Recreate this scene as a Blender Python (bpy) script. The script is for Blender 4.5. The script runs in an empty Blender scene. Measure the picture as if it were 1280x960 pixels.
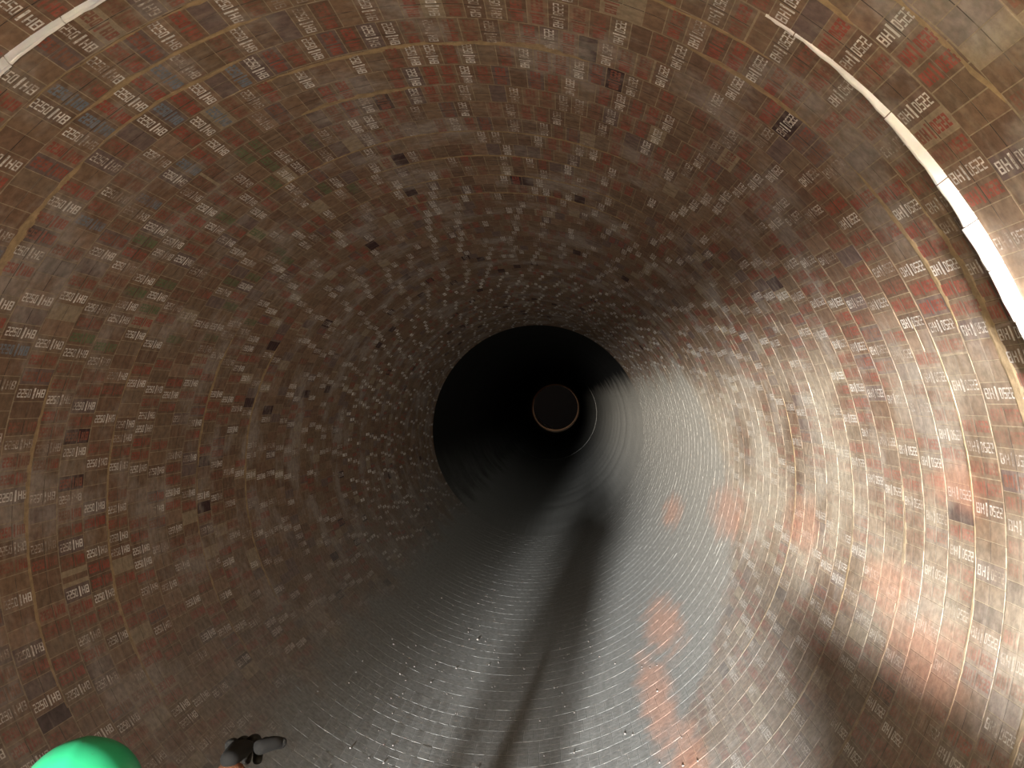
import bpy, bmesh, math, random
import numpy as np
from mathutils import Vector, Matrix

# ---------------------------------------------------------------- camera, light, exposure
R = 1.9                       # clear radius of the brick lining (m); the kiln axis is world +Y
CAMX, CAMZ = 0.216 * R, 0.276 * R
F = 1000.0                    # focal length in pixels of a 1280 x 960 frame
sc = bpy.context.scene
C = sc.collection
cd = bpy.data.cameras.new('camera')
cam = bpy.data.objects.new('camera', cd)
C.objects.link(cam)
cam.location = (CAMX, 0, CAMZ)
cam.rotation_euler = (math.pi / 2, 0, 0)
cd.sensor_width = 36
cd.lens = 36 * F / 1280
cd.shift_x = -60.6 / 1280
cd.shift_y = 21.4 / 1280
cd.clip_start = 0.05
cd.clip_end = 300
sc.camera = cam
sc.view_settings.view_transform = 'Standard'
sc.view_settings.look = 'None'
sc.view_settings.gamma = 1
sc.view_settings.use_curve_mapping = False
sc.view_settings.exposure = 0.0

w = bpy.data.worlds.new('daylight')
sc.world = w
w.use_nodes = True
w.node_tree.nodes['Background'].inputs[0].default_value = (0.75, 0.85, 1.0, 1)
w.node_tree.nodes['Background'].inputs[1].default_value = 0.6


def area_light(name, loc, target, size, power, col, size_y=None):
    l = bpy.data.lights.new(name, 'AREA')
    l.energy = power
    l.color = col
    l.size = size
    if size_y:
        l.shape = 'RECTANGLE'
        l.size_y = size_y
    else:
        l.shape = 'DISK'
    o = bpy.data.objects.new(name, l)
    C.objects.link(o)
    o.location = loc
    o.rotation_euler = (Vector(target) - Vector(loc)).to_track_quat('-Z', 'Y').to_euler()
    return o


# bright daylight that falls in slantwise through the doorway of the kiln hood
area_light('daylight_beam', (-3.0, -20, 1.0), (0.5, 2, -0.6), 1.3, 52000, (1.0, 0.965, 0.91))
# soft skylight of the doorway itself
area_light('doorway_skylight', (-0.2, -3.85, -0.45), (0.1, 8, 0.3), 2.4, 54, (0.93, 0.96, 1.0), 2.6)
# warm work lamp on the right behind the camera
area_light('work_lamp', (0.55, -0.25, 0.7), (1.3, 2.3, 1.2), 0.2, 80, (1.0, 0.78, 0.52))

# ---------------------------------------------------------------- helpers


def link(name, me, mats, parent=None, kind=None):
    for m in mats:
        me.materials.append(m)
    o = bpy.data.objects.new(name, me)
    C.objects.link(o)
    if parent:
        o.parent = parent
    if kind:
        o['kind'] = kind
    return o


def bm_obj(name, bm, mats, parent=None, kind=None, smooth=False):
    me = bpy.data.meshes.new(name)
    bmesh.ops.recalc_face_normals(bm, faces=bm.faces)
    bm.to_mesh(me)
    bm.free()
    if smooth:
        for p in me.polygons:
            p.use_smooth = True
    return link(name, me, mats if isinstance(mats, (list, tuple)) else [mats], parent, kind)


def cylpt(phi, y, r):
    return (r * math.cos(phi), y, r * math.sin(phi))


# ---------------------------------------------------------------- node helpers
class NT:
    def __init__(s, tree):
        s.t = tree

    def n(s, typ, **kw):
        nd = s.t.nodes.new(typ)
        for k, v in kw.items():
            setattr(nd, k, v)
        return nd

    def put(s, sock, v):
        if hasattr(v, 'node'):
            s.t.links.new(v, sock)
        else:
            sock.default_value = v

    def m(s, op, a, b=0.0, c=0.0, clamp=False):
        nd = s.n('ShaderNodeMath', operation=op, use_clamp=clamp)
        s.put(nd.inputs[0], a)
        s.put(nd.inputs[1], b)
        s.put(nd.inputs[2], c)
        return nd.outputs[0]

    def rng(s, v, a, b, c=0.0, d=1.0, smooth=True):
        nd = s.n('ShaderNodeMapRange')
        nd.interpolation_type = 'SMOOTHSTEP' if smooth else 'LINEAR'
        for i, x in enumerate((v, a, b, c, d)):
            s.put(nd.inputs[i], x)
        return nd.outputs[0]

    def mix(s, f, a, b, mode='MIX'):
        nd = s.n('ShaderNodeMix', data_type='RGBA', blend_type=mode)
        s.put(nd.inputs[0], f)
        s.put(nd.inputs[6], a)
        s.put(nd.inputs[7], b)
        return nd.outputs[2]

    def vec(s, x, y, z=0.0):
        nd = s.n('ShaderNodeCombineXYZ')
        for i, v in enumerate((x, y, z)):
            s.put(nd.inputs[i], v)
        return nd.outputs[0]

    def noise(s, v, scale, detail=3.0, rough=0.55):
        nd = s.n('ShaderNodeTexNoise')
        s.put(nd.inputs['Vector'], v)
        nd.inputs['Scale'].default_value = scale
        nd.inputs['Detail'].default_value = detail
        nd.inputs['Roughness'].default_value = rough
        return nd.outputs[0]


def lining_group():
    """Base colour in, weathered colour out: grey film, dust lying along the bottom, peach brick-dust stains."""
    g = bpy.data.node_groups.new('lining_wear', 'ShaderNodeTree')
    g.interface.new_socket('Base', in_out='INPUT', socket_type='NodeSocketColor')
    g.interface.new_socket('Film', in_out='INPUT', socket_type='NodeSocketFloat')
    g.interface.new_socket('Color', in_out='OUTPUT', socket_type='NodeSocketColor')
    g.interface.new_socket('Dust', in_out='OUTPUT', socket_type='NodeSocketFloat')
    N = NT(g)
    gi, go = N.n('NodeGroupInput'), N.n('NodeGroupOutput')
    sep = N.n('ShaderNodeSeparateXYZ')
    g.links.new(N.n('ShaderNodeNewGeometry').outputs['Position'], sep.inputs[0])
    x, y, z = sep.outputs
    th = N.m('ARCTAN2', x, N.m('MULTIPLY', z, -1.0))          # 0 at the bottom, + towards the right
    arc = N.m('MULTIPLY', th, R)
    cyl = N.vec(arc, y)
    streak = N.noise(N.vec(N.m('MULTIPLY', arc, 1.2), N.m('MULTIPLY', y, 22.0)), 1.0, 4.0, 0.6)
    blot = N.noise(cyl, 1.3, 4.0, 0.6)
    fine = N.noise(cyl, 30.0, 3.0, 0.6)
    # grey film in patches of several bricks
    film = N.m('MULTIPLY', N.rng(N.noise(cyl, 2.1, 5.0, 0.65), 0.47, 0.66), gi.outputs['Film'])
    col = N.mix(film, gi.outputs['Base'], (0.30, 0.265, 0.235, 1))
    # beige bloom on the right wall, where mortar dust was rubbed over the bricks
    bl = N.m('MULTIPLY', N.rng(th, 1.05, 1.45), N.rng(th, 2.2, 1.75))
    bl = N.m('MULTIPLY', bl, N.rng(N.m('ADD', blot, N.m('MULTIPLY', y, 0.035)), 0.45, 0.85))
    col = N.mix(N.m('MULTIPLY', bl, 0.75), col, (0.46, 0.41, 0.33, 1))
    # dust lying along the bottom; its right edge climbs with depth
    redge = N.rng(y, 4.6, 8.6, 0.56, 2.0, smooth=False)
    jit = N.m('MULTIPLY', N.m('SUBTRACT', blot, 0.5), 0.5)
    t2 = N.m('ADD', th, jit)
    dl = N.rng(t2, -1.08, -0.66)
    dr = N.rng(N.m('SUBTRACT', t2, redge), 0.18, -0.12)
    dust = N.m('MULTIPLY', dl, dr)
    thin = N.m('MULTIPLY', N.rng(th, -1.5, -0.8), N.rng(th, 1.55, 0.9))      # thin veil beyond it
    dust = N.m('MAXIMUM', N.m('MULTIPLY', dust, 0.97), N.m('MULTIPLY', thin, N.m('MULTIPLY_ADD', blot, 0.9, 0.05)))
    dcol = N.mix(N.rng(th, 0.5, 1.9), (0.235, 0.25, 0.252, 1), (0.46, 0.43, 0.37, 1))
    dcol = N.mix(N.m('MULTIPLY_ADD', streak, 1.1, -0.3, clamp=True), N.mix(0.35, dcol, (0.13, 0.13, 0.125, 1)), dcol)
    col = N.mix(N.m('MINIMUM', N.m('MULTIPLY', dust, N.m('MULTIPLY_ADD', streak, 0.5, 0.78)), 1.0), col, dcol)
    # peach stains
    st = 0.0
    for deg, yy, sa, sy in ((75, 3.15, 0.2, 0.35), (81, 3.55, 0.12, 0.3), (77, 6.9, 0.24, 0.75), (83, 4.9, 0.16, 0.4), (43, 6.9, 0.2, 0.8),
                            (35, 5.6, 0.14, 1.0), (37, 4.5, 0.12, 0.5), (96, 3.0, 0.1, 0.2), (66, 9.5, 0.2, 0.7)):
        a = N.m('DIVIDE', N.m('SUBTRACT', arc, math.radians(deg) * R), sa)
        b = N.m('DIVIDE', N.m('SUBTRACT', y, yy), sy)
        d = N.m('SQRT', N.m('ADD', N.m('MULTIPLY', a, a), N.m('MULTIPLY', b, b)))
        d = N.m('ADD', d, N.m('MULTIPLY', N.m('SUBTRACT', N.noise(cyl, 5.0, 4.0, 0.6), 0.5), 1.9))
        st = N.m('MAXIMUM', st, N.rng(d, 1.35, 0.25))
    col = N.mix(N.m('MULTIPLY', st, 0.5), col, (0.50, 0.27, 0.19, 1))
    # scuffs
    col = N.mix(1.0, col, N.mix(N.rng(fine, 0.25, 0.75), (0.78, 0.78, 0.78, 1), (1.22, 1.2, 1.18, 1)), 'MULTIPLY')
    g.links.new(col, go.inputs['Color'])
    g.links.new(dust, go.inputs['Dust'])
    return g


WEAR = lining_group()


def new_mat(name):
    m = bpy.data.materials.new(name)
    m.use_nodes = True
    m.node_tree.nodes.clear()
    N = NT(m.node_tree)
    b = N.n('ShaderNodeBsdfPrincipled')
    o = N.n('ShaderNodeOutputMaterial')
    m.node_tree.links.new(b.outputs[0], o.inputs[0])
    return m, N, b


def wear(N, base, film=0.55):
    g = N.n('ShaderNodeGroup', node_tree=WEAR)
    N.put(g.inputs['Base'], base)
    N.put(g.inputs['Film'], film)
    return g.outputs['Color'], g.outputs['Dust']


def cyl_coords(N):
    sep = N.n('ShaderNodeSeparateXYZ')
    N.t.links.new(N.n('ShaderNodeNewGeometry').outputs['Position'], sep.inputs[0])
    x, y, z = sep.outputs
    th = N.m('ARCTAN2', x, N.m('MULTIPLY', z, -1.0))
    return th, y, N.vec(N.m('MULTIPLY', th, R), y)


def brick_material():
    m, N, b = new_mat('magnesia_brick')
    rnd = N.m('FRACT', N.m('ADD', N.n('ShaderNodeNewGeometry').outputs['Random Per Island'], N.n('ShaderNodeObjectInfo').outputs['Random']))
    ramp = N.n('ShaderNodeValToRGB')
    N.t.links.new(rnd, ramp.inputs[0])
    cr = ramp.color_ramp
    cr.interpolation = 'CONSTANT'
    stops = [(0.0, (0.055, 0.030, 0.030)), (0.014, (0.150, 0.096, 0.066)), (0.16, (0.175, 0.110, 0.074)), (0.34, (0.165, 0.112, 0.075)),
             (0.50, (0.195, 0.128, 0.084)), (0.66, (0.185, 0.130, 0.090)), (0.80, (0.150, 0.108, 0.095)), (0.90, (0.225, 0.150, 0.105)), (0.965, (0.27, 0.215, 0.15))]
    while len(cr.elements) < len(stops):
        cr.elements.new(0.5)
    for e, (p, c) in zip(cr.elements, stops):
        e.position = p
        e.color = (*c, 1)
    th, y, cyl = cyl_coords(N)
    grain = N.noise(cyl, 55.0, 4.0, 0.65)
    stroke = N.noise(N.vec(N.m('MULTIPLY', th, R * 3.0), N.m('MULTIPLY', y, 26.0)), 1.0, 3.0)
    base = N.mix(N.rng(stroke, 0.5, 0.72, 0.0, 0.30), ramp.outputs[0], (0.30, 0.24, 0.18, 1))
    base = N.mix(N.rng(grain, 0.56, 0.8, 0.0, 0.4), base, (0.09, 0.055, 0.045, 1))
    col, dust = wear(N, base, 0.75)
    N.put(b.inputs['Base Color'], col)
    b.inputs['Roughness'].default_value = 0.72
    b.inputs['Specular IOR Level'].default_value = 0.08
    bp = N.n('ShaderNodeBump')
    bp.inputs['Strength'].default_value = 0.35
    bp.inputs['Distance'].default_value = 0.004
    N.t.links.new(N.m('ADD', grain, N.m('MULTIPLY', stroke, 0.6)), bp.inputs['Height'])
    N.t.links.new(bp.outputs[0], b.inputs['Normal'])
    return m


def print_material(name, paint, lo, hi, under, most=1.0):
    """Stencilled paint, rubbed off in places down to the brick."""
    m, N, b = new_mat(name)
    th, y, cyl = cyl_coords(N)
    rub = N.rng(N.m('ADD', N.m('MULTIPLY', N.noise(cyl, 3.2, 3.0), 0.62), N.m('MULTIPLY', N.noise(cyl, 75.0, 3.0, 0.7), 0.38)), lo, hi, most, 0.1)
    base = N.mix(rub, under, paint)
    g = N.n('ShaderNodeGroup', node_tree=WEAR)
    N.put(g.inputs['Base'], base)
    g.inputs['Film'].default_value = 0.3
    N.put(b.inputs['Base Color'], g.outputs['Color'])
    b.inputs['Roughness'].default_value = 0.8
    b.inputs['Specular IOR Level'].default_value = 0.08
    return m


def plain_lining(name, colour, film=0.2, rough=0.9):
    m, N, b = new_mat(name)
    th, y, cyl = cyl_coords(N)
    n = N.noise(cyl, 14.0, 4.0, 0.6)
    c2 = tuple(v * 0.62 for v in colour[:3]) + (1,)
    col, dust = wear(N, N.mix(n, c2, colour), film)
    N.put(b.inputs['Base Color'], col)
    b.inputs['Roughness'].default_value = rough
    b.inputs['Specular IOR Level'].default_value = 0.1
    bp = N.n('ShaderNodeBump')
    bp.inputs['Strength'].default_value = 0.4
    bp.inputs['Distance'].default_value = 0.01
    N.t.links.new(n, bp.inputs['Height'])
    N.t.links.new(bp.outputs[0], b.inputs['Normal'])
    return m


def simple(name, colour, rough=0.6, scale=12.0, vary=0.25, spec=0.4):
    m, N, b = new_mat(name)
    tc = N.n('ShaderNodeTexCoord')
    n = N.noise(tc.outputs['Object'], scale, 4.0, 0.6)
    lo = tuple(v * (1 - vary) for v in colour[:3]) + (1,)
    hi = tuple(min(1, v * (1 + vary)) for v in colour[:3]) + (1,)
    N.put(b.inputs['Base Color'], N.mix(n, lo, hi))
    b.inputs['Roughness'].default_value = rough
    b.inputs['Specular IOR Level'].default_value = spec
    return m


M_BRICK = brick_material()
M_WHITE = print_material('white_stencil_paint', (0.72, 0.70, 0.66, 1), 0.44, 0.58, (0.2, 0.14, 0.1, 1), .92)
M_RED = print_material('red_stencil_paint', (0.36, 0.055, 0.045, 1), 0.42, 0.56, (0.18, 0.115, 0.08, 1), 0.58)
M_BLUE = print_material('blue_grey_stencil_paint', (0.17, 0.22, 0.27, 1), 0.48, 0.62, (0.16, 0.11, 0.09, 1), 0.8)
M_GREEN = print_material('green_stencil_paint', (0.12, 0.17, 0.085, 1), 0.48, 0.62, (0.16, 0.11, 0.08, 1), 0.8)
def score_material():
    m, N, b = new_mat('dirt_in_scored_line')  # shade of the shallow groove painted as a dark base, pale in patches
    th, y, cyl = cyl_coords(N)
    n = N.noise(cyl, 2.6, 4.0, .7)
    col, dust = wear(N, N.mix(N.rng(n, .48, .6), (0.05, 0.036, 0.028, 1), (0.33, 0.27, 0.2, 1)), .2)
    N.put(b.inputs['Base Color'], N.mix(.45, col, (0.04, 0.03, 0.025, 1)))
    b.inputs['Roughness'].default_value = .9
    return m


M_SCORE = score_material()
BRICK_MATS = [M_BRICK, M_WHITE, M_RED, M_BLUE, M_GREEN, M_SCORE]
M_MORTAR = plain_lining('pale_mortar', (0.36, 0.29, 0.20, 1))
M_SMEAR = plain_lining('tan_mortar_smear', (0.40, 0.29, 0.165, 1), 0.1)
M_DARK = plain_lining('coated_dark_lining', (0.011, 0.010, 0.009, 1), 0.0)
M_FIBRE = simple('white_ceramic_fibre', (0.80, 0.78, 0.74, 1), 0.9, 30, 0.08, 0.1)

# ---------------------------------------------------------------- bricks
NB = 162                      # bricks in a ring
DPHI = 2 * math.pi / NB
PITCH = 0.2                   # ring pitch along the axis
Y0 = 2.27 - 11 * PITCH        # first ring; the expansion joint falls on a ring joint at 2.27
Y_END = 14.47
NR = int(round((Y_END - Y0) / PITCH))
LB = PITCH - 0.0044
WB = R * DPHI - 0.0017
DEEP = 0.05

# stencil letters as strokes on a 3 wide x 5 high cell: (x0, y0, x1, y1)
T = 0.8
G = {
    '8': [(0, 0, T, 5), (3 - T, 0, 3, 5), (T, 0, 3 - T, .7), (T, 2.2, 3 - T, 2.85), (T, 4.3, 3 - T, 5)],
    'H': [(0, 0, T, 5), (3 - T, 0, 3, 5), (T, 2.15, 3 - T, 2.9)],
    'D': [(0, 0, T, 5), (3 - T, .5, 3, 4.5), (T, 0, 2.6, .7), (T, 4.3, 2.6, 5)],
    'S': [(0, 0, 3, .7), (3 - T, .7, 3, 2.2), (0, 2.2, 3, 2.85), (0, 2.85, T, 4.3), (0, 4.3, 3, 5)],
    '2': [(0, 0, 3, .7), (0, .7, T, 2.2), (0, 2.2, 3, 2.85), (3 - T, 2.85, 3, 4.3), (0, 4.3, 3, 5)],
}


G_BOLD = {
    '8': [(0, 0, 1.2, 5), (1.8, 0, 3, 5), (1.2, 0, 1.8, 1), (1.2, 2, 1.8, 3), (1.2, 4, 1.8, 5)],
    'H': [(0, 0, 1.2, 5), (1.8, 0, 3, 5), (1.2, 2, 1.8, 3)],
    'D': [(0, 0, 1.2, 5), (1.8, .5, 3, 4.5), (1.2, 0, 2.6, 1), (1.2, 4, 2.6, 5)],
    'S': [(0, 0, 3, 1.1), (1.8, 1.1, 3, 2), (0, 2, 3, 3), (0, 3, 1.2, 4), (0, 4, 3, 5)],
    '2': [(0, 0, 3, 1.1), (0, 1.1, 1.2, 2), (0, 2, 3, 3), (1.8, 3, 3, 4), (0, 4, 3, 5)],
}


def grid_top(ys, us):
    """Brick body: list of verts (h, y, u) and faces; h is the height towards the axis."""
    V, Fc = [], []
    for (y, hy) in ys:
        for (u, hu) in us:
            V.append((min(hy, hu), y, u))
    nu = len(us)
    for i in range(len(ys) - 1):
        for j in range(nu - 1):
            a = i * nu + j
            Fc.append((a, a + nu, a + nu + 1, a + 1))
    return V, Fc


def template(kind, lod):
    """Brick in local coordinates: h towards the axis, y along the kiln, u around it (+u = counterclockwise seen from the near end)."""
    hL, hW = LB / 2, WB / 2
    if lod == 0:
        ys = [(-hL, -DEEP), (-hL, -.0022), (-hL + .0022, 0), (-.0017, 0), (0, -.0008), (.0017, 0), (hL - .0022, 0), (hL, -.0022), (hL, -DEEP)]
        us = [(-hW, -DEEP), (-hW, -.0016), (-hW + .0014, 0), (hW - .0014, 0), (hW, -.0016), (hW, -DEEP)]
    else:
        ys = [(-hL, -DEEP), (-hL, 0), (hL, 0), (hL, -DEEP)]
        us = [(-hW, -DEEP), (-hW, 0), (hW, 0), (hW, -DEEP)]
    V, Fc = grid_top(ys, us)
    mi = [0] * len(Fc)
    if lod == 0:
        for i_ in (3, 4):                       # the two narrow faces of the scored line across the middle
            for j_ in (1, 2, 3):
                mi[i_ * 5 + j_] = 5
    if kind:
        slot = {'white': 1, 'red': 2, 'blue': 3, 'green': 4}[kind]
        H = 0.0007 if lod == 0 else 0.0004
        quads = []
        if lod < 2:
            fat = 1.0 if kind == 'white' else 1.12
            s5 = 0.037 * fat / 5
            # reads from the far end to the near end: text x runs along -y, text height along +u

            def word(s, x0, x1):
                n = len(s)
                cw = (x1 - x0) / (n * 3 + (n - 1) * 0.7)
                for k, ch in enumerate(s):
                    ox = x0 + k * 3.7 * cw
                    for (a, b_, c, d) in (G if kind == 'white' else G_BOLD)[ch]:
                        quads.append((ox + a * cw, ox + c * cw, (b_ - 2.5) * s5, (d - 2.5) * s5))
            word('8H', -0.084, -0.030)
            quads.append((-0.019, -0.009, -0.024 * fat, 0.024 * fat))
            word('DS22', 0.006, 0.087)
        else:
            quads = [(-0.08, -0.03, -0.016, 0.016), (-0.019, -0.009, -0.022, 0.022), (0.01, 0.085, -0.016, 0.016)]
        for (x0, x1, u0, u1) in quads:
            k = len(V)
            for (x, u) in ((x0, u0), (x1, u0), (x1, u1), (x0, u1)):
                V.append((H, -x, u))
            Fc.append((k, k + 3, k + 2, k + 1))
            mi.append(slot)
    return np.array(V, float), Fc, mi


TPL = {}
for kd in (None, 'white', 'red', 'blue', 'green'):
    for lod in (0, 1, 2):
        TPL[kd, lod] = template(kd, lod)


def mesh_from(name, V, Fc, mi):
    me = bpy.data.meshes.new(name)
    me.from_pydata([tuple(v) for v in V], [], Fc)
    me.polygons.foreach_set('material_index', mi)
    me.update()
    return me


# lay out every ring
rs = random.Random(11)
bricks = []                   # (phi, y, r, dtilt, kind)
phase = 0.0
for k in range(NR):
    phase += 0.43 + rs.uniform(-0.06, 0.06)
    if k % 4 == 3:
        phase += rs.choice((-1, 1, 0.5, 1.5, -.5))
    yc = Y0 + (k + 0.5) * PITCH
    drop = rs.randrange(NB)
    for i in range(NB):
        phi = (i + phase) * DPHI
        kind = 'white' if i % 3 == 0 else 'red'
        q = rs.random()
        if kind == 'white' and q < (0.1 if yc < 4 else .25):
            kind = None
        elif kind == 'red' and q < (0.3 if yc < 4 else 0.5 if yc < 6 else .75):
            kind = None
        if kind is None and rs.random() < 0.08:
            kind = 'white'
        ph = phi % (2 * math.pi)
        if 1.95 < ph < 2.75 and 2.3 < yc < 5.2 and kind == 'red':      # crown towards the left: blue-grey and green prints here and there
            if rs.random() < 0.22:
                kind = 'blue' if yc < 3.4 else 'green'
        j = rs.random()
        bricks.append((ph, yc + rs.gauss(0, .0009), R + rs.gauss(0, .0003), rs.gauss(0, .002), kind))

# a few bricks sit well back in the crown, showing a dark edge
for b in range(0):
    pass


def proj(p):
    dx, dy, dz = p[0] - CAMX, p[1], p[2] - CAMZ
    if dy < 0.3:
        return None
    return 700.6 + F * dx / dy, 501.4 - F * dz / dy


def screen_area(ph, yc):
    pts = []
    for (a, b) in ((-.5, -.5), (.5, -.5), (.5, .5), (-.5, .5)):
        q = proj(cylpt(ph + a * DPHI, yc + b * PITCH, R))
        if q is None:
            return 0
        pts.append(q)
    cx = sum(p[0] for p in pts) / 4
    cy = sum(p[1] for p in pts) / 4
    if not (-8 < cx < 1288 and -8 < cy < 968):
        return 0
    s = 0
    for i in range(4):
        x0, y0 = pts[i]
        x1, y1 = pts[(i + 1) % 4]
        s += x0 * y1 - x1 * y0
    return abs(s) / 2


def sector(ph, y):
    if y < 2.27:
        return 'near'
    d = math.degrees(ph)
    if 48 <= d < 132:
        return 'ceiling'
    if 132 <= d < 222:
        return 'wall_left'
    if 222 <= d < 318:
        return 'floor'
    return 'wall_right'


SECT = {'ceiling': (48, 132), 'wall_left': (132, 222), 'floor': (222, 318), 'wall_right': (318, 408)}
# mortar bed behind the bricks: one curved shell per sector


def shell(name, a0, a1, y0, y1, r, mat, parent=None, kind=None, thick=0.12, ystep=1.0, segs=None):
    bm = bmesh.new()
    n = segs or max(6, int((a1 - a0) / 0.6))
    ny = max(1, int((y1 - y0) / ystep))
    rows = []
    for j in range(ny + 1):
        y = y0 + (y1 - y0) * j / ny
        rows.append(([bm.verts.new(cylpt(math.radians(a0 + (a1 - a0) * i / n), y, r)) for i in range(n + 1)],
                     [bm.verts.new(cylpt(math.radians(a0 + (a1 - a0) * i / n), y, r + thick)) for i in range(n + 1)]))
    for j in range(ny):
        for i in range(n):
            A, B = rows[j], rows[j + 1]
            bm.faces.new((A[0][i], A[0][i + 1], B[0][i + 1], B[0][i]))
            bm.faces.new((A[1][i], B[1][i], B[1][i + 1], A[1][i + 1]))
    for e in (0, ny):
        for i in range(n):
            A = rows[e]
            bm.faces.new((A[0][i], A[1][i], A[1][i + 1], A[0][i + 1]))
    for i in (0, n):
        for j in range(ny):
            A, B = rows[j], rows[j + 1]
            bm.faces.new((A[0][i], B[0][i], B[1][i], A[1][i]))
    return bm_obj(name, bm, mat, parent, kind, smooth=False)


shells = {}
for nm, (a0, a1) in SECT.items():
    shells[nm] = shell(nm, a0, a1, 2.27, Y_END, R + 0.0011, M_MORTAR, kind='structure')
shells['near'] = shell('wall_entry', 0, 360, Y0, 2.27, R + 0.0011, M_MORTAR, kind='structure', segs=648)

LABELS = {
    'ceiling': 'dim brick crown of the kiln overhead with rows of white printed codes',
    'wall_left': 'brown brick left side of the kiln with thin pale ring joints',
    'floor': 'kiln bottom covered in smooth grey dust over the bricks',
    'wall_right': 'sunlit brick right side of the kiln with peach stains and dusty bloom',
    'near': 'closest brick rings of the kiln, on the near side of the white expansion joint',
}
for k_, o in shells.items():
    o['label'] = LABELS[k_]

groups = {k_: [] for k_ in shells}
for b in bricks:
    groups[sector(b[0], b[1])].append((screen_area(b[0], b[1]), b))


def basis(ph, tilt):
    er = np.array((math.cos(ph), 0, math.sin(ph)))          # outward
    eu = np.array((-math.sin(ph), 0, math.cos(ph)))         # +phi
    ey = np.array((0, 1.0, 0))
    h = -er + eu * tilt
    h /= np.linalg.norm(h)
    u = eu - h * np.dot(eu, h)
    u /= np.linalg.norm(u)
    return np.column_stack((h, ey, u))                        # local (h, y, u) -> world


TMESH = {kd: None for kd in (None, 'white', 'red', 'blue', 'green')}
for kd in TMESH:
    V, Fc, mi = TPL[kd, 0]
    me = mesh_from('brick', V, Fc, mi)
    for m_ in BRICK_MATS:
        me.materials.append(m_)
    TMESH[kd] = me

for gname, lst in groups.items():
    lst.sort(key=lambda t: -t[0])
    par = shells[gname]
    single, rest = lst[:300], lst[300:]
    for a, (ph, yc, r, tilt, kd) in single:
        o = bpy.data.objects.new('brick', TMESH[kd])
        B = basis(ph, tilt)
        M = Matrix([[B[0][0], B[0][1], B[0][2], r * math.cos(ph)],
                    [B[1][0], B[1][1], B[1][2], yc],
                    [B[2][0], B[2][1], B[2][2], r * math.sin(ph)],
                    [0, 0, 0, 1]])
        C.objects.link(o)
        o.parent = par
        o.matrix_local = M
    VV, loops, starts, mis = [], [], [], []
    off = 0
    for a, (ph, yc, r, tilt, kd) in rest:
        lod = 0 if yc < 5.5 else (1 if yc < 8.5 else 2)
        if yc > 12:
            kd = kd if kd == 'white' else None
        V, Fc, mi = TPL[kd, lod]
        B = basis(ph, tilt)
        P = V @ B.T + np.array((r * math.cos(ph), yc, r * math.sin(ph)))
        VV.append(P)
        loops.append(np.array(Fc, np.int64).ravel() + off)
        mis.append(np.array(mi))
        off += len(V)
    VV = np.concatenate(VV)
    loops = np.concatenate(loops)
    mis = np.concatenate(mis)
    me = bpy.data.meshes.new('brick_rows')
    me.vertices.add(len(VV))
    me.vertices.foreach_set('co', VV.ravel())
    me.loops.add(len(loops))
    me.loops.foreach_set('vertex_index', loops.astype(np.int32))
    nf = len(loops) // 4
    me.polygons.add(nf)
    me.polygons.foreach_set('loop_start', (np.arange(nf) * 4).astype(np.int32))
    me.polygons.foreach_set('material_index', mis.astype(np.int32))
    me.update(calc_edges=True)
    me.polygons.foreach_set('use_smooth', np.zeros(nf, bool))
    me.validate()
    link('brick_rows', me, BRICK_MATS, par, 'stuff')

# ---------------------------------------------------------------- mortar squeezed out and smeared along ring joints


def smear(parent, yj, d0, d1, w0, seed, lift=0.0009):
    """Irregular ribbon of mortar lying over the bricks along a ring joint, from angle d0 to d1 (degrees)."""
    r_ = random.Random(seed)
    w0 *= 1.25
    bm = bmesh.new()
    n = max(8, int((d1 - d0) / 0.8))
    prev = None
    wv, cv = w0, 0.0
    for i in range(n + 1):
        t = i / n
        ph = math.radians(d0 + (d1 - d0) * t)
        wv = max(0.15 * w0, min(1.6 * w0, wv + r_.uniform(-.3, .3) * w0))
        cv = max(-.6 * w0, min(.6 * w0, cv + r_.uniform(-.22, .22) * w0))
        env = min(1, 6 * t, 6 * (1 - t)) ** 0.7 + 0.02
        a, b = cv - wv * env * .5, cv + wv * env * .5
        row = [bm.verts.new(cylpt(ph, yj + a, R + .0005)), bm.verts.new(cylpt(ph, yj + a * .6, R - lift)),
               bm.verts.new(cylpt(ph, yj + b * .6, R - lift)), bm.verts.new(cylpt(ph, yj + b, R + .0005))]
        if prev:
            for j in range(3):
                bm.faces.new((prev[j], row[j], row[j + 1], prev[j + 1]))
        prev = row
    return bm_obj('mortar_smear', bm, M_SMEAR, shells[parent])


def joint(k):
    return 2.27 + k * PITCH


for i, (p, k, d0, d1, w0) in enumerate([
        ('ceiling', 1, 56, 96, .022), ('ceiling', 1, 108, 131, .03), ('wall_left', 1, 133, 150, .034), ('ceiling', 4, 74, 114, .034),
        ('ceiling', 2, 108, 130, .018), ('wall_left', 3, 133, 152, .026), ('ceiling', 3, 112, 131, .02), ('ceiling', 6, 96, 112, .03),
        ('ceiling', 9, 60, 125, .014), ('ceiling', 11, 65, 118, .016), ('ceiling', 13, 60, 122, .016), ('ceiling', 15, 62, 112, .02),
        ('wall_right', 1, -22, 40, .03), ('wall_right', 3, -20, 24, .015), ('wall_right', 2, 24, 44, .018), ('ceiling', 2, 49, 64, .018),
        ('wall_left', 6, 160, 205, .016), ('wall_left', 9, 150, 214, .016), ('wall_left', 14, 150, 216, .03), ('wall_left', 18, 150, 210, .03),
        ('wall_left', 4, 170, 190, .014), ('wall_right', 9, -40, 10, .014), ('wall_right', 14, -40, 16, .018), ('wall_right', 6, -36, 6, .022)]):
    smear(p, joint(k), d0, d1, w0, 100 + i)
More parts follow.
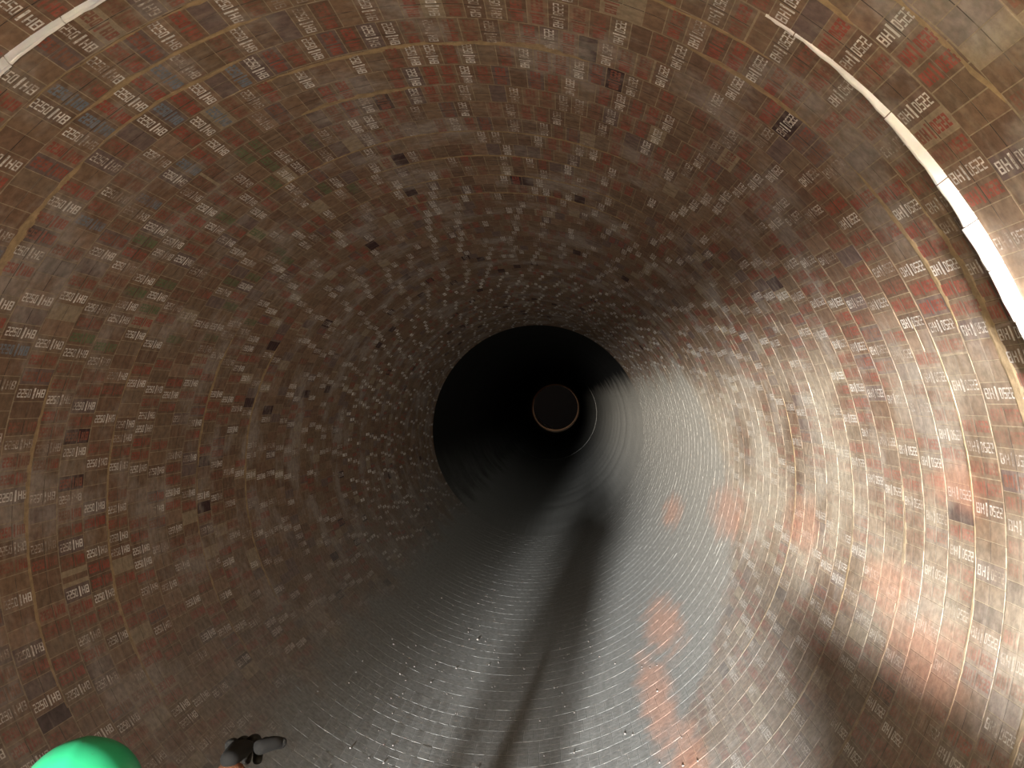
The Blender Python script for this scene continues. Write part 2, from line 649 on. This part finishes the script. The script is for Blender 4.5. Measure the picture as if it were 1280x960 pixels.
for i, (k, d0, d1, w0) in enumerate([(-1, 62, 74, .02), (-2, 40, 58, .03), (-1, 52, 60, .022), (-3, 26, 36, .012), (-4, 40, 52, .03)]):
    r_ = smear('near', joint(k), d0, d1, w0, 300 + i)

# thin bright ridges of squeezed mortar on ring joints, short dashes
ridge_r = random.Random(5)
for nm in ('wall_left', 'floor', 'wall_right', 'ceiling'):
    a0, a1 = SECT[nm]
    bm = bmesh.new()
    for q in range({'wall_left': 170, 'floor': 80, 'wall_right': 40, 'ceiling': 50}[nm]):
        yj = joint(int(ridge_r.triangular(1, 48, 4))) + ridge_r.gauss(0, .001) + (PITCH / 2 if ridge_r.random() < .3 else 0)
        ph = math.radians(ridge_r.uniform(a0 + 1, a1 - 4))
        ln = ridge_r.uniform(.03, .16) / R
        hh = ridge_r.uniform(.0006, .0018)
        ww = ridge_r.uniform(.0008, .0016)
        n = 3
        prev = None
        for i in range(n + 1):
            p = ph + ln * i / n
            e = math.sin(math.pi * (i + .3) / (n + .6))
            row = [bm.verts.new(cylpt(p, yj - ww, R + .003)), bm.verts.new(cylpt(p, yj, R - hh * e)), bm.verts.new(cylpt(p, yj + ww, R + .003))]
            if prev:
                for j in range(2):
                    bm.faces.new((prev[j], row[j], row[j + 1], prev[j + 1]))
            prev = row
    bm_obj('mortar_ridges', bm, M_MORTAR, shells[nm], 'stuff')

# small crumbs lying on the dusty bottom
bm = bmesh.new()
cr_ = random.Random(9)
for q in range(170):
    y = cr_.uniform(3.6, 9)
    ph = math.radians(cr_.uniform(228, 310))
    s = cr_.uniform(.003, .009) * (1.6 if cr_.random() < .1 else 1)
    M = Matrix.Translation(cylpt(ph, y, R - s * .3)) @ Matrix.Rotation(cr_.uniform(0, 6), 4, 'Y') @ Matrix.Diagonal((s, s * cr_.uniform(.6, 1.6), s * .8, 1))
    bmesh.ops.create_icosphere(bm, subdivisions=1, radius=1, matrix=M)
bm_obj('brick_crumbs', bm, simple('pale_crumbs', (0.16, 0.15, 0.14, 1)), shells['floor'], 'stuff')

# ---------------------------------------------------------------- white fibre board in the expansion joint
trim = bpy.data.objects.new('trim_1', None)
C.objects.link(trim)
trim.location = (0, 2.27, 0)
trim['kind'] = 'structure'
trim['label'] = 'white ceramic fibre strips standing out of the expansion joint round the kiln'


def fibre(d0, d1, t0, t1, seed, tmid=None):
    """Strip standing out of the joint towards the axis by t0..t1 metres; its free edge is torn."""
    r_ = random.Random(seed)
    bm = bmesh.new()
    n = max(5, int((d1 - d0) / 0.9))
    prev = None
    jv = 0
    for i in range(n + 1):
        t = i / n
        ph = math.radians(d0 + (d1 - d0) * t)
        h = t0 + (t1 - t0) * t if tmid is None else (1 - t) ** 2 * t0 + 2 * t * (1 - t) * tmid + t * t * t1
        jv = jv * .5 + r_.uniform(-.0028, .0028)
        h = max(.0015, h + jv)
        row = [bm.verts.new(cylpt(ph, y, r)) for (y, r) in ((-.007, R + .03), (-.007, R - h + .002), (-.004, R - h), (.004, R - h - .0005), (.007, R - h + .002), (.007, R + .03))]
        if prev:
            for j in range(5):
                bm.faces.new((prev[j], row[j], row[j + 1], prev[j + 1]))
        else:
            bm.faces.new(row)
        prev = row
    bm.faces.new(prev)
    return bm_obj('fibre_strip', bm, M_FIBRE, trim)


for i, a in enumerate([(55.5, 45.0, .004, .020), (44.9, 37.6, .022, .038), (37.5, 33.2, .037, .043), (33.1, 28.8, .050, .050), (28.7, 23.8, .052, .046), (23.7, 12.0, .044, .02),
                       (58.5, 55.6, .001, .004), (69.5, 63.8, .018, .012)]):
    fibre(a[1], a[0], a[3] * .93, a[2] * .93, 40 + i)
for i, a in enumerate([(122.0, 127.8, .014, .018), (127.9, 131.6, .022, .022), (131.7, 136.2, .026, .024), (136.3, 142.0, .02, .017), (142.1, 150.0, .016, .008), (112, 121.9, .010, .014)]):
    fibre(a[0], a[1], a[2] * 1.35, a[3] * 1.35, 60 + i)

# ---------------------------------------------------------------- the dark coated zone beyond the new bricks, and the far end


def zone(name, y0, y1, r, mat, label, amp, seed, ystep):
    """Closed tube wall with a softly uneven inner face and end faces."""
    r_ = random.Random(seed)
    bm = bmesh.new()
    n = 96
    ny = max(2, int((y1 - y0) / ystep))
    rows = []
    wob = [r_.uniform(-amp, amp) for _ in range(ny + 1)]
    for j in range(ny + 1):
        y = y0 + (y1 - y0) * j / ny
        rows.append([bm.verts.new(cylpt(2 * math.pi * i / n, y, r + wob[j] + r_.uniform(-amp, amp) * .25)) for i in range(n)])
    outer = [[bm.verts.new(cylpt(2 * math.pi * i / n, y, r + .3)) for i in range(n)] for y in (y0, y1)]
    for j in range(ny):
        for i in range(n):
            k = (i + 1) % n
            bm.faces.new((rows[j][i], rows[j][k], rows[j + 1][k], rows[j + 1][i]))
    for i in range(n):
        k = (i + 1) % n
        bm.faces.new((outer[0][i], outer[0][k], rows[0][k], rows[0][i]))
        bm.faces.new((outer[1][i], outer[1][k], rows[-1][k], rows[-1][i]))
        bm.faces.new((outer[0][i], outer[0][k], outer[1][k], outer[1][i]))
    o = bm_obj(name, bm, mat, None, 'structure', smooth=False)
    o['label'] = label
    return o


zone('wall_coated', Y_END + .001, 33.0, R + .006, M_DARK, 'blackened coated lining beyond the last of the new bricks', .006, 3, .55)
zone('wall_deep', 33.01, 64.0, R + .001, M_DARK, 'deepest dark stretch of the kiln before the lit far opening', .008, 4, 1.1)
M_ENDRIM = simple('rusty_lit_end_ring', (0.30, 0.20, 0.13, 1), .7, 6, .4)
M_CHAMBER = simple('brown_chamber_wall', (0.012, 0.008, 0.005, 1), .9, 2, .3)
zone('wall_end_ring', 64.02, 67.2, R - .03, M_ENDRIM, 'short lit ring at the far mouth of the kiln', .004, 5, .5)
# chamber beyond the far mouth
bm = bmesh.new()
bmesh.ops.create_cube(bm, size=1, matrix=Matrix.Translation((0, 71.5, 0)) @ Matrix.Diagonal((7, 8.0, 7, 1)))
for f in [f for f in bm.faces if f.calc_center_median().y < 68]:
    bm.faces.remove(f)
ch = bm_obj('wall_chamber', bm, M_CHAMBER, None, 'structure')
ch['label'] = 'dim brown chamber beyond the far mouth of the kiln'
pl = bpy.data.lights.new('far_lamp', 'POINT')
pl.energy = 160
pl.color = (1, .72, .5)
pl.shadow_soft_size = .15
po = bpy.data.objects.new('far_lamp', pl)
C.objects.link(po)
po.location = (-1.2, 68.0, 2.2)

M_STEEL = simple('worn_steel', (0.42, 0.38, 0.34, 1), .45, 20, .3)


def tube(bm, pts, rad, seg=6):
    prev = None
    for i, p in enumerate(pts):
        p = Vector(p)
        d = (Vector(pts[min(i + 1, len(pts) - 1)]) - Vector(pts[max(i - 1, 0)])).normalized()
        a = d.orthogonal().normalized() if prev is None else (la - d * la.dot(d)).normalized()
        la = a
        b = d.cross(a)
        rr = rad[i] if isinstance(rad, (list, tuple)) else rad
        row = [bm.verts.new(p + (a * math.cos(t) + b * math.sin(t)) * rr) for t in [2 * math.pi * k / seg for k in range(seg)]]
        if prev:
            for k in range(seg):
                bm.faces.new((prev[k], prev[(k + 1) % seg], row[(k + 1) % seg], row[k]))
        else:
            bm.faces.new(row)
        prev = row
    bm.faces.new(prev)


for i, (rr, y, d0, d1, lb) in enumerate([(1.55, 63.2, 196, 262, 'innermost curved steel bar lying at the foot of the far mouth'),
                                         (1.68, 62.4, 200, 250, 'middle curved steel bar at the foot of the far mouth'),
                                         (1.80, 61.6, 205, 248, 'outermost curved steel bar at the foot of the far mouth')]):
    bm = bmesh.new()
    tube(bm, [cylpt(math.radians(d0 + (d1 - d0) * t / 14), y, rr) for t in range(15)], .035)
    o = bm_obj('steel_bar', bm, M_STEEL, smooth=True)
    o['label'] = lb
    o['category'] = 'steel bar'

# ---------------------------------------------------------------- hood and doorway behind the camera
tail = shell('wall_tail', 0, 360, -4.0, Y0, R + .002, plain_lining('hood_side_lining', (0.17, 0.11, 0.08, 1)), kind='structure', segs=96)
tail['label'] = 'lining of the kiln behind the viewpoint'
M_HOOD = simple('hood_concrete', (0.30, 0.28, 0.26, 1), .9, 4, .2)
DX0, DX1, DZ1 = -1.9, 1.25, 0.98
bm = bmesh.new()
for (x0, x1, z0, z1) in ((-4, DX0, -4, 4), (DX1, 4, -4, 4), (DX0, DX1, DZ1, 4), (DX0, DX1, -4, -1.86), (-1.9, -1.46, -.5, DZ1)):      # last one, added to shade the far left floor, narrows the doorway's upper left
    bmesh.ops.create_cube(bm, size=1, matrix=Matrix.Translation(((x0 + x1) / 2, -4.1, (z0 + z1) / 2)) @ Matrix.Diagonal((x1 - x0, .18, z1 - z0, 1)))
hd = bm_obj('wall_hood', bm, M_HOOD, None, 'structure')
hd['label'] = 'concrete hood wall with a doorway behind the viewpoint'

# ---------------------------------------------------------------- people
M_SKIN = simple('brown_skin', (0.20, 0.10, 0.06, 1), .55, 25, .15)
M_SHIRT = simple('grey_work_shirt', (0.05, 0.053, 0.06, 1), .9, 40, .2, .1)
M_SHIRT2 = simple('brown_work_shirt', (0.045, 0.017, 0.008, 1), .9, 40, .2, .1)
M_TROUSER = simple('dark_trousers', (0.02, 0.022, 0.03, 1), .9, 40, .2, .1)
M_GLOVE = simple('dark_knit_glove', (0.0035, 0.0033, 0.003, 1), .95, 90, .4, .1)
M_BOOT = simple('black_boot', (0.03, 0.028, 0.025, 1), .6, 30, .2)
M_HAIR = simple('black_hair', (0.015, 0.013, 0.012, 1), .6, 60, .3)


def hat_material():
    m, N, b = new_mat('green_hard_hat_plastic')
    tc = N.n('ShaderNodeTexCoord')
    n = N.noise(tc.outputs['Object'], 14.0, 4.0, .6)
    scr = N.noise(tc.outputs['Object'], 70.0, 3.0, .7)
    col = N.mix(N.rng(n, .52, .72, 0, .6), (0.015, 0.24, 0.105, 1), (0.05, 0.16, 0.1, 1))
    col = N.mix(N.rng(scr, .62, .75, 0, .5), col, (0.03, 0.07, 0.05, 1))
    N.put(b.inputs['Base Color'], col)
    b.inputs['Roughness'].default_value = .38
    return m


M_HAT = hat_material()


def skin_mesh(name, verts, edges, radii, mat, parent, root=0, levels=2):
    me = bpy.data.meshes.new(name)
    me.from_pydata(verts, edges, [])
    o = link(name, me, [mat], parent)
    sk = o.modifiers.new('skin', 'SKIN')
    sk.use_smooth_shade = True
    if not me.skin_vertices:
        bpy.context.view_layer.update()
    layer = me.skin_vertices[0].data
    for i, r in enumerate(radii):
        layer[i].radius = (r, r) if not isinstance(r, tuple) else r
        layer[i].use_root = (i == root)
    ss = o.modifiers.new('sub', 'SUBSURF')
    ss.levels = ss.render_levels = levels
    return o


def person(name, loc, rz, joints, label, shirt, hat=None, gloves=False, hair=True, point=False):
    root = bpy.data.objects.new(name, None)
    C.objects.link(root)
    root.location = loc
    root.rotation_euler = (0, 0, rz)
    root['label'] = label
    root['category'] = 'person'
    J = joints
    order = ['pelvis', 'waist', 'chest', 'neck', 'head0', 'shl', 'ell', 'wrl', 'shr', 'elr', 'wrr', 'hpl', 'knl', 'anl', 'tol', 'hpr', 'knr', 'anr', 'tor']
    rad = dict(pelvis=(.125, .105), waist=(.14, .105), chest=(.17, .115), neck=.058, head0=.06, shl=.062, ell=.042, wrl=.027, shr=.062, elr=.042, wrr=.027,
               hpl=.092, knl=.06, anl=.042, tol=.035, hpr=.092, knr=.06, anr=.042, tor=.035)
    E_ = [('pelvis', 'waist'), ('waist', 'chest'), ('chest', 'neck'), ('neck', 'head0'), ('chest', 'shl'), ('shl', 'ell'), ('ell', 'wrl'), ('chest', 'shr'), ('shr', 'elr'),
          ('elr', 'wrr'), ('pelvis', 'hpl'), ('hpl', 'knl'), ('knl', 'anl'), ('anl', 'tol'), ('pelvis', 'hpr'), ('hpr', 'knr'), ('knr', 'anr'), ('anr', 'tor')]
    idx = {k: i for i, k in enumerate(order)}
    skin_mesh('body', [J[k] for k in order], [(idx[a], idx[b]) for a, b in E_], [rad[k] for k in order], shirt, root)
    # trousers over the legs
    tv = ['pelvis', 'hpl', 'knl', 'anl', 'hpr', 'knr', 'anr']
    ti = {k: i for i, k in enumerate(tv)}
    skin_mesh('trousers', [J[k] for k in tv], [(ti[a], ti[b]) for a, b in (('pelvis', 'hpl'), ('hpl', 'knl'), ('knl', 'anl'), ('pelvis', 'hpr'), ('hpr', 'knr'), ('knr', 'anr'))],
              [(.12, .11), .1, .075, .062, .1, .075, .062], M_TROUSER, root)
    for s in 'lr':
        a, t = Vector(J['an' + s]), Vector(J['to' + s])
        skin_mesh('boot', [a + Vector((0, 0, .1)), a, a + (t - a) * .35 + Vector((0, 0, -.015)), t + Vector((0, 0, .005))], [(0, 1), (1, 2), (2, 3)], [.058, .058, .05, .045], M_BOOT, root)
    # head with a face
    h = Vector(J['head'])
    bm = bmesh.new()
    bmesh.ops.create_uvsphere(bm, u_segments=24, v_segments=18, radius=1)
    for v in bm.verts:
        x, y, z = v.co
        jaw = 1 - .28 * max(0, -z) ** 1.3
        fy = y
        if y > 0:
            fy = y * .92
            if abs(x) < .2 and -.35 < z < .12:
                fy += .16 * (1 - abs(x) / .2) * (1 - abs(z + .18) / .32 if abs(z + .18) < .32 else 0)      # nose
            if .0 < z < .24 and .18 < abs(x) < .55:
                fy -= .05                                                                          # eye sockets
            if z < -.72:
                fy += .06
        v.co = (x * .076 * jaw, fy * .095, z * .118)
    hd_ = bm_obj('head', bm, M_SKIN, root, smooth=True)
    hd_.location = h
    for s in (-1, 1):
        bm = bmesh.new()
        bmesh.ops.create_uvsphere(bm, u_segments=10, v_segments=8, radius=1, matrix=Matrix.Translation(h + Vector((s * .077, -.008, -.01))) @ Matrix.Diagonal((.009, .018, .032, 1)))
        bm_obj('ear', bm, M_SKIN, root, smooth=True)
        bm = bmesh.new()
        bmesh.ops.create_uvsphere(bm, u_segments=10, v_segments=8, radius=.012, matrix=Matrix.Translation(h + Vector((s * .03, .079, .012))))
        bm_obj('eye', bm, M_HAIR, root, smooth=True)
    bm = bmesh.new()
    bmesh.ops.create_uvsphere(bm, u_segments=10, v_segments=8, radius=1, matrix=Matrix.Translation(h + Vector((0, .083, -.055))) @ Matrix.Diagonal((.024, .008, .006, 1)))
    bm_obj('mouth', bm, M_SKIN, root, smooth=True)
    if hair:
        bm = bmesh.new()
        bmesh.ops.create_uvsphere(bm, u_segments=20, v_segments=14, radius=1)
        bmesh.ops.delete(bm, geom=[v for v in bm.verts if v.co.z < (.15 if v.co.y > .1 else -.35)], context='VERTS')
        for v in bm.verts:
            v.co = (v.co.x * .082, v.co.y * .1 - .004, v.co.z * .124 + .004)
        hr = bm_obj('hair', bm, M_HAIR, root, smooth=True)
        hr.location = h
    # hands
    for s in 'lr':
        wr, el = Vector(J['wr' + s]), Vector(J['el' + s])
        d = Vector(J['dir' + s]).normalized() if 'dir' + s in J else (wr - el).normalized()
        side = Vector(J.get('side' + s, (1 if s == 'r' else -1, 0, 0)))
        side = (side - d * side.dot(d)).normalized()
        nrm = d.cross(side)
        raised = point and s == 'r'
        mat = M_GLOVE if gloves else M_SKIN
        V, E, Rr = [], [], []

        def add(p, r, par):
            V.append(p)
            Rr.append(r)
            if par is not None:
                E.append((par, len(V) - 1))
            return len(V) - 1
        kf = .6 if raised else 1.0
        a = add(wr - d * .02, .022 * kf, None)
        b_ = add(wr + d * .03, (.034 * kf, .022 * kf), a)
        c_ = add(wr + d * .065, (.04 * kf, .02 * kf), b_)
        hand = skin_mesh('hand', V, E, Rr, mat, root)
        for fi, (off, ln) in enumerate(((.027, .068), (.009, .076), (-.009, .07), (-.026, .055))):
            p0 = wr + d * .065 + side * off * .9
            if raised and fi == 0:                       # index finger stretched out sideways
                pts = [p0, p0 + side * .014 + nrm * .003, p0 + side * .028 + nrm * .006, p0 + side * .042 + nrm * .003]
            else:
                cu = 1.2 if raised else .35
                q1 = p0 + d * ln * .42
                q2 = q1 + (d * math.cos(cu) + nrm * math.sin(cu)) * ln * .34
                q3 = q2 + (d * math.cos(cu * 1.9) + nrm * math.sin(cu * 1.9)) * ln * .28
                pts = [p0, q1, q2, q3]
            skin_mesh('finger', pts, [(0, 1), (1, 2), (2, 3)], [.0105, .0098, .0088, .0075], mat, root)
        t0 = wr + d * .03 + side * .024
        skin_mesh('thumb', [t0, t0 + side * .026 + d * .022, t0 + side * .032 + d * .05 + nrm * .01], [(0, 1), (1, 2)], [.013, .0115, .009], mat, root)
    return root


def stance(extra=None, h=1.70):
    k = h / 1.70
    J = dict(pelvis=(0, 0, .93), waist=(0, .01, 1.08), chest=(0, 0, 1.3), neck=(0, .0, 1.46), head0=(0, .012, 1.52), head=(0, .02, 1.585),
             shl=(-.17, 0, 1.39), ell=(-.24, -.02, 1.12), wrl=(-.25, .08, .88), shr=(.17, 0, 1.39), elr=(.24, -.02, 1.12), wrr=(.25, .08, .88),
             hpl=(-.09, 0, .88), knl=(-.11, .02, .48), anl=(-.12, -.02, .09), tol=(-.14, .13, .05), hpr=(.09, 0, .88), knr=(.11, .02, .48), anr=(.12, -.02, .09), tor=(.14, .13, .05))
    J = {a: tuple(c * k for c in b) for a, b in J.items()}
    if extra:
        J.update(extra)
    return J


def floor_z(x, half=.16):
    return -math.sqrt(R * R - (abs(x) - half) ** 2) + 0.004


# worker in the green hard hat, just ahead on the left
WX, WY = CAMX - .605 * 1.62, 1.62
hat_top = CAMZ - (933 - 501.4) / 1000 * 1.62
wz = floor_z(WX)
hh = (hat_top - wz - .028) / (1.703 / 1.70)
p1 = person('person', (WX, WY, wz), 0.25, stance(h=hh), 'worker in a scuffed bright green hard hat seen from above and behind', M_SHIRT, hair=True)
kk = hh / 1.70
# hard hat: dome, brim with peak, ridges
hat_e = bpy.data.objects.new('hard_hat', None)
bm = bmesh.new()
segs, rings = 40, 12
prev = None
HC = Vector((0, .02 * kk, 1.585 * kk + .02))
prof = []
for j in range(rings + 1):
    t = j / rings * math.pi / 2
    prof.append((math.sin(t), math.cos(t)))
allrows = []
for (pr, pz) in prof[1:]:
    row = []
    for i in range(segs):
        a = 2 * math.pi * i / segs
        rid = .0035 * math.exp(-((math.cos(a)) / .16) ** 2) * pr
        row.append(bm.verts.new((math.cos(a) * (.118 * pr + rid), math.sin(a) * (.138 * pr + rid), .122 * pz + .0018 * math.exp(-((math.cos(a) * pr) / .12) ** 2))))
    allrows.append(row)
top = bm.verts.new((0, 0, .1240))
for i in range(segs):
    bm.faces.new((top, allrows[0][i], allrows[0][(i + 1) % segs]))
for a_, b_ in zip(allrows, allrows[1:]):
    for i in range(segs):
        bm.faces.new((a_[i], b_[i], b_[(i + 1) % segs], a_[(i + 1) % segs]))
last = allrows[-1]
br = []
for i in range(segs):
    a = 2 * math.pi * i / segs
    pk = .012 + .04 * max(0, math.sin(a)) ** 3
    br.append(bm.verts.new((math.cos(a) * (.118 + .012), math.sin(a) * (.138 + pk), -.008)))
for i in range(segs):
    bm.faces.new((last[i], br[i], br[(i + 1) % segs], last[(i + 1) % segs]))
hat = bm_obj('hard_hat', bm, M_HAT, p1, smooth=True)
bpy.data.objects.remove(hat_e)
hat['label'] = 'scuffed bright green hard hat'
sol = hat.modifiers.new('shell', 'SOLIDIFY')
sol.thickness = .003
hat.location = HC

# second worker, closer and lower than the frame, raising a dark gloved hand into view
PX, PY = -.34, 1.02
pz = floor_z(PX)
tipx, tipy = CAMX - .412 * 1.2, 1.2
wrz = CAMZ - .446 * 1.2 - pz
ex = dict(elr=(tipx - PX + .02, .08, 1.44), wrr=(tipx - PX, tipy - PY, wrz), sider=(1, 0, .12), dirr=(-.08, 1, -.12))
p2 = person('person', (PX, PY, pz), 0, stance(ex), 'person raising a brown forearm and a dark gloved hand with one finger out sideways', M_SHIRT2, gloves=True, point=True)
p2.name = 'person'

# unseen pallet stack, added to keep the doorway light off the near right side
pk = bpy.data.objects.new('brick_pallet', None)
C.objects.link(pk)
pk.location = (0.90, -1.9, -1.44)
pk['label'] = 'pallet stacked with spare bricks behind the viewpoint'
pk['category'] = 'pallet'
for x in (-.36, -.12, .12, .36):
    bm = bmesh.new()
    bmesh.ops.create_cube(bm, size=1, matrix=Matrix.Translation((x, 0, .10)) @ Matrix.Diagonal((.14, .8, .022, 1)))
    bm_obj('board', bm, simple('pallet_wood', (0.3, 0.2, 0.11, 1), .8, 8), pk)
for y in (-.33, 0, .33):
    bm = bmesh.new()
    bmesh.ops.create_cube(bm, size=1, matrix=Matrix.Translation((0, y, .045)) @ Matrix.Diagonal((.86, .09, .086, 1)))
    bm_obj('skid', bm, bpy.data.materials['pallet_wood'], pk)
bm = bmesh.new()
bmesh.ops.create_cube(bm, size=1, matrix=Matrix.Translation((-.36, 0, -.185)) @ Matrix.Diagonal((.14, .8, .37, 1)))
bm_obj('support_beam', bm, bpy.data.materials['pallet_wood'], pk)
bme = None
for k in range(10):
    for i in range(4):
        for j in range(4):
            if bme is None:
                bm = bmesh.new()
                bmesh.ops.create_cube(bm, size=1, matrix=Matrix.Diagonal((.196, .196, .11, 1)))
                bmesh.ops.bevel(bm, geom=bm.edges[:], offset=.004, segments=1, affect='EDGES')
                bme = bm_obj('brick', bm, M_BRICK, pk)
                o = bme
            else:
                o = bme.copy()
                C.objects.link(o)
            o.location = ((i - 1.5) * .2, (j - 1.5) * .2, .167 + k * .112)
print('bricks', len(bricks), 'rings', NR)
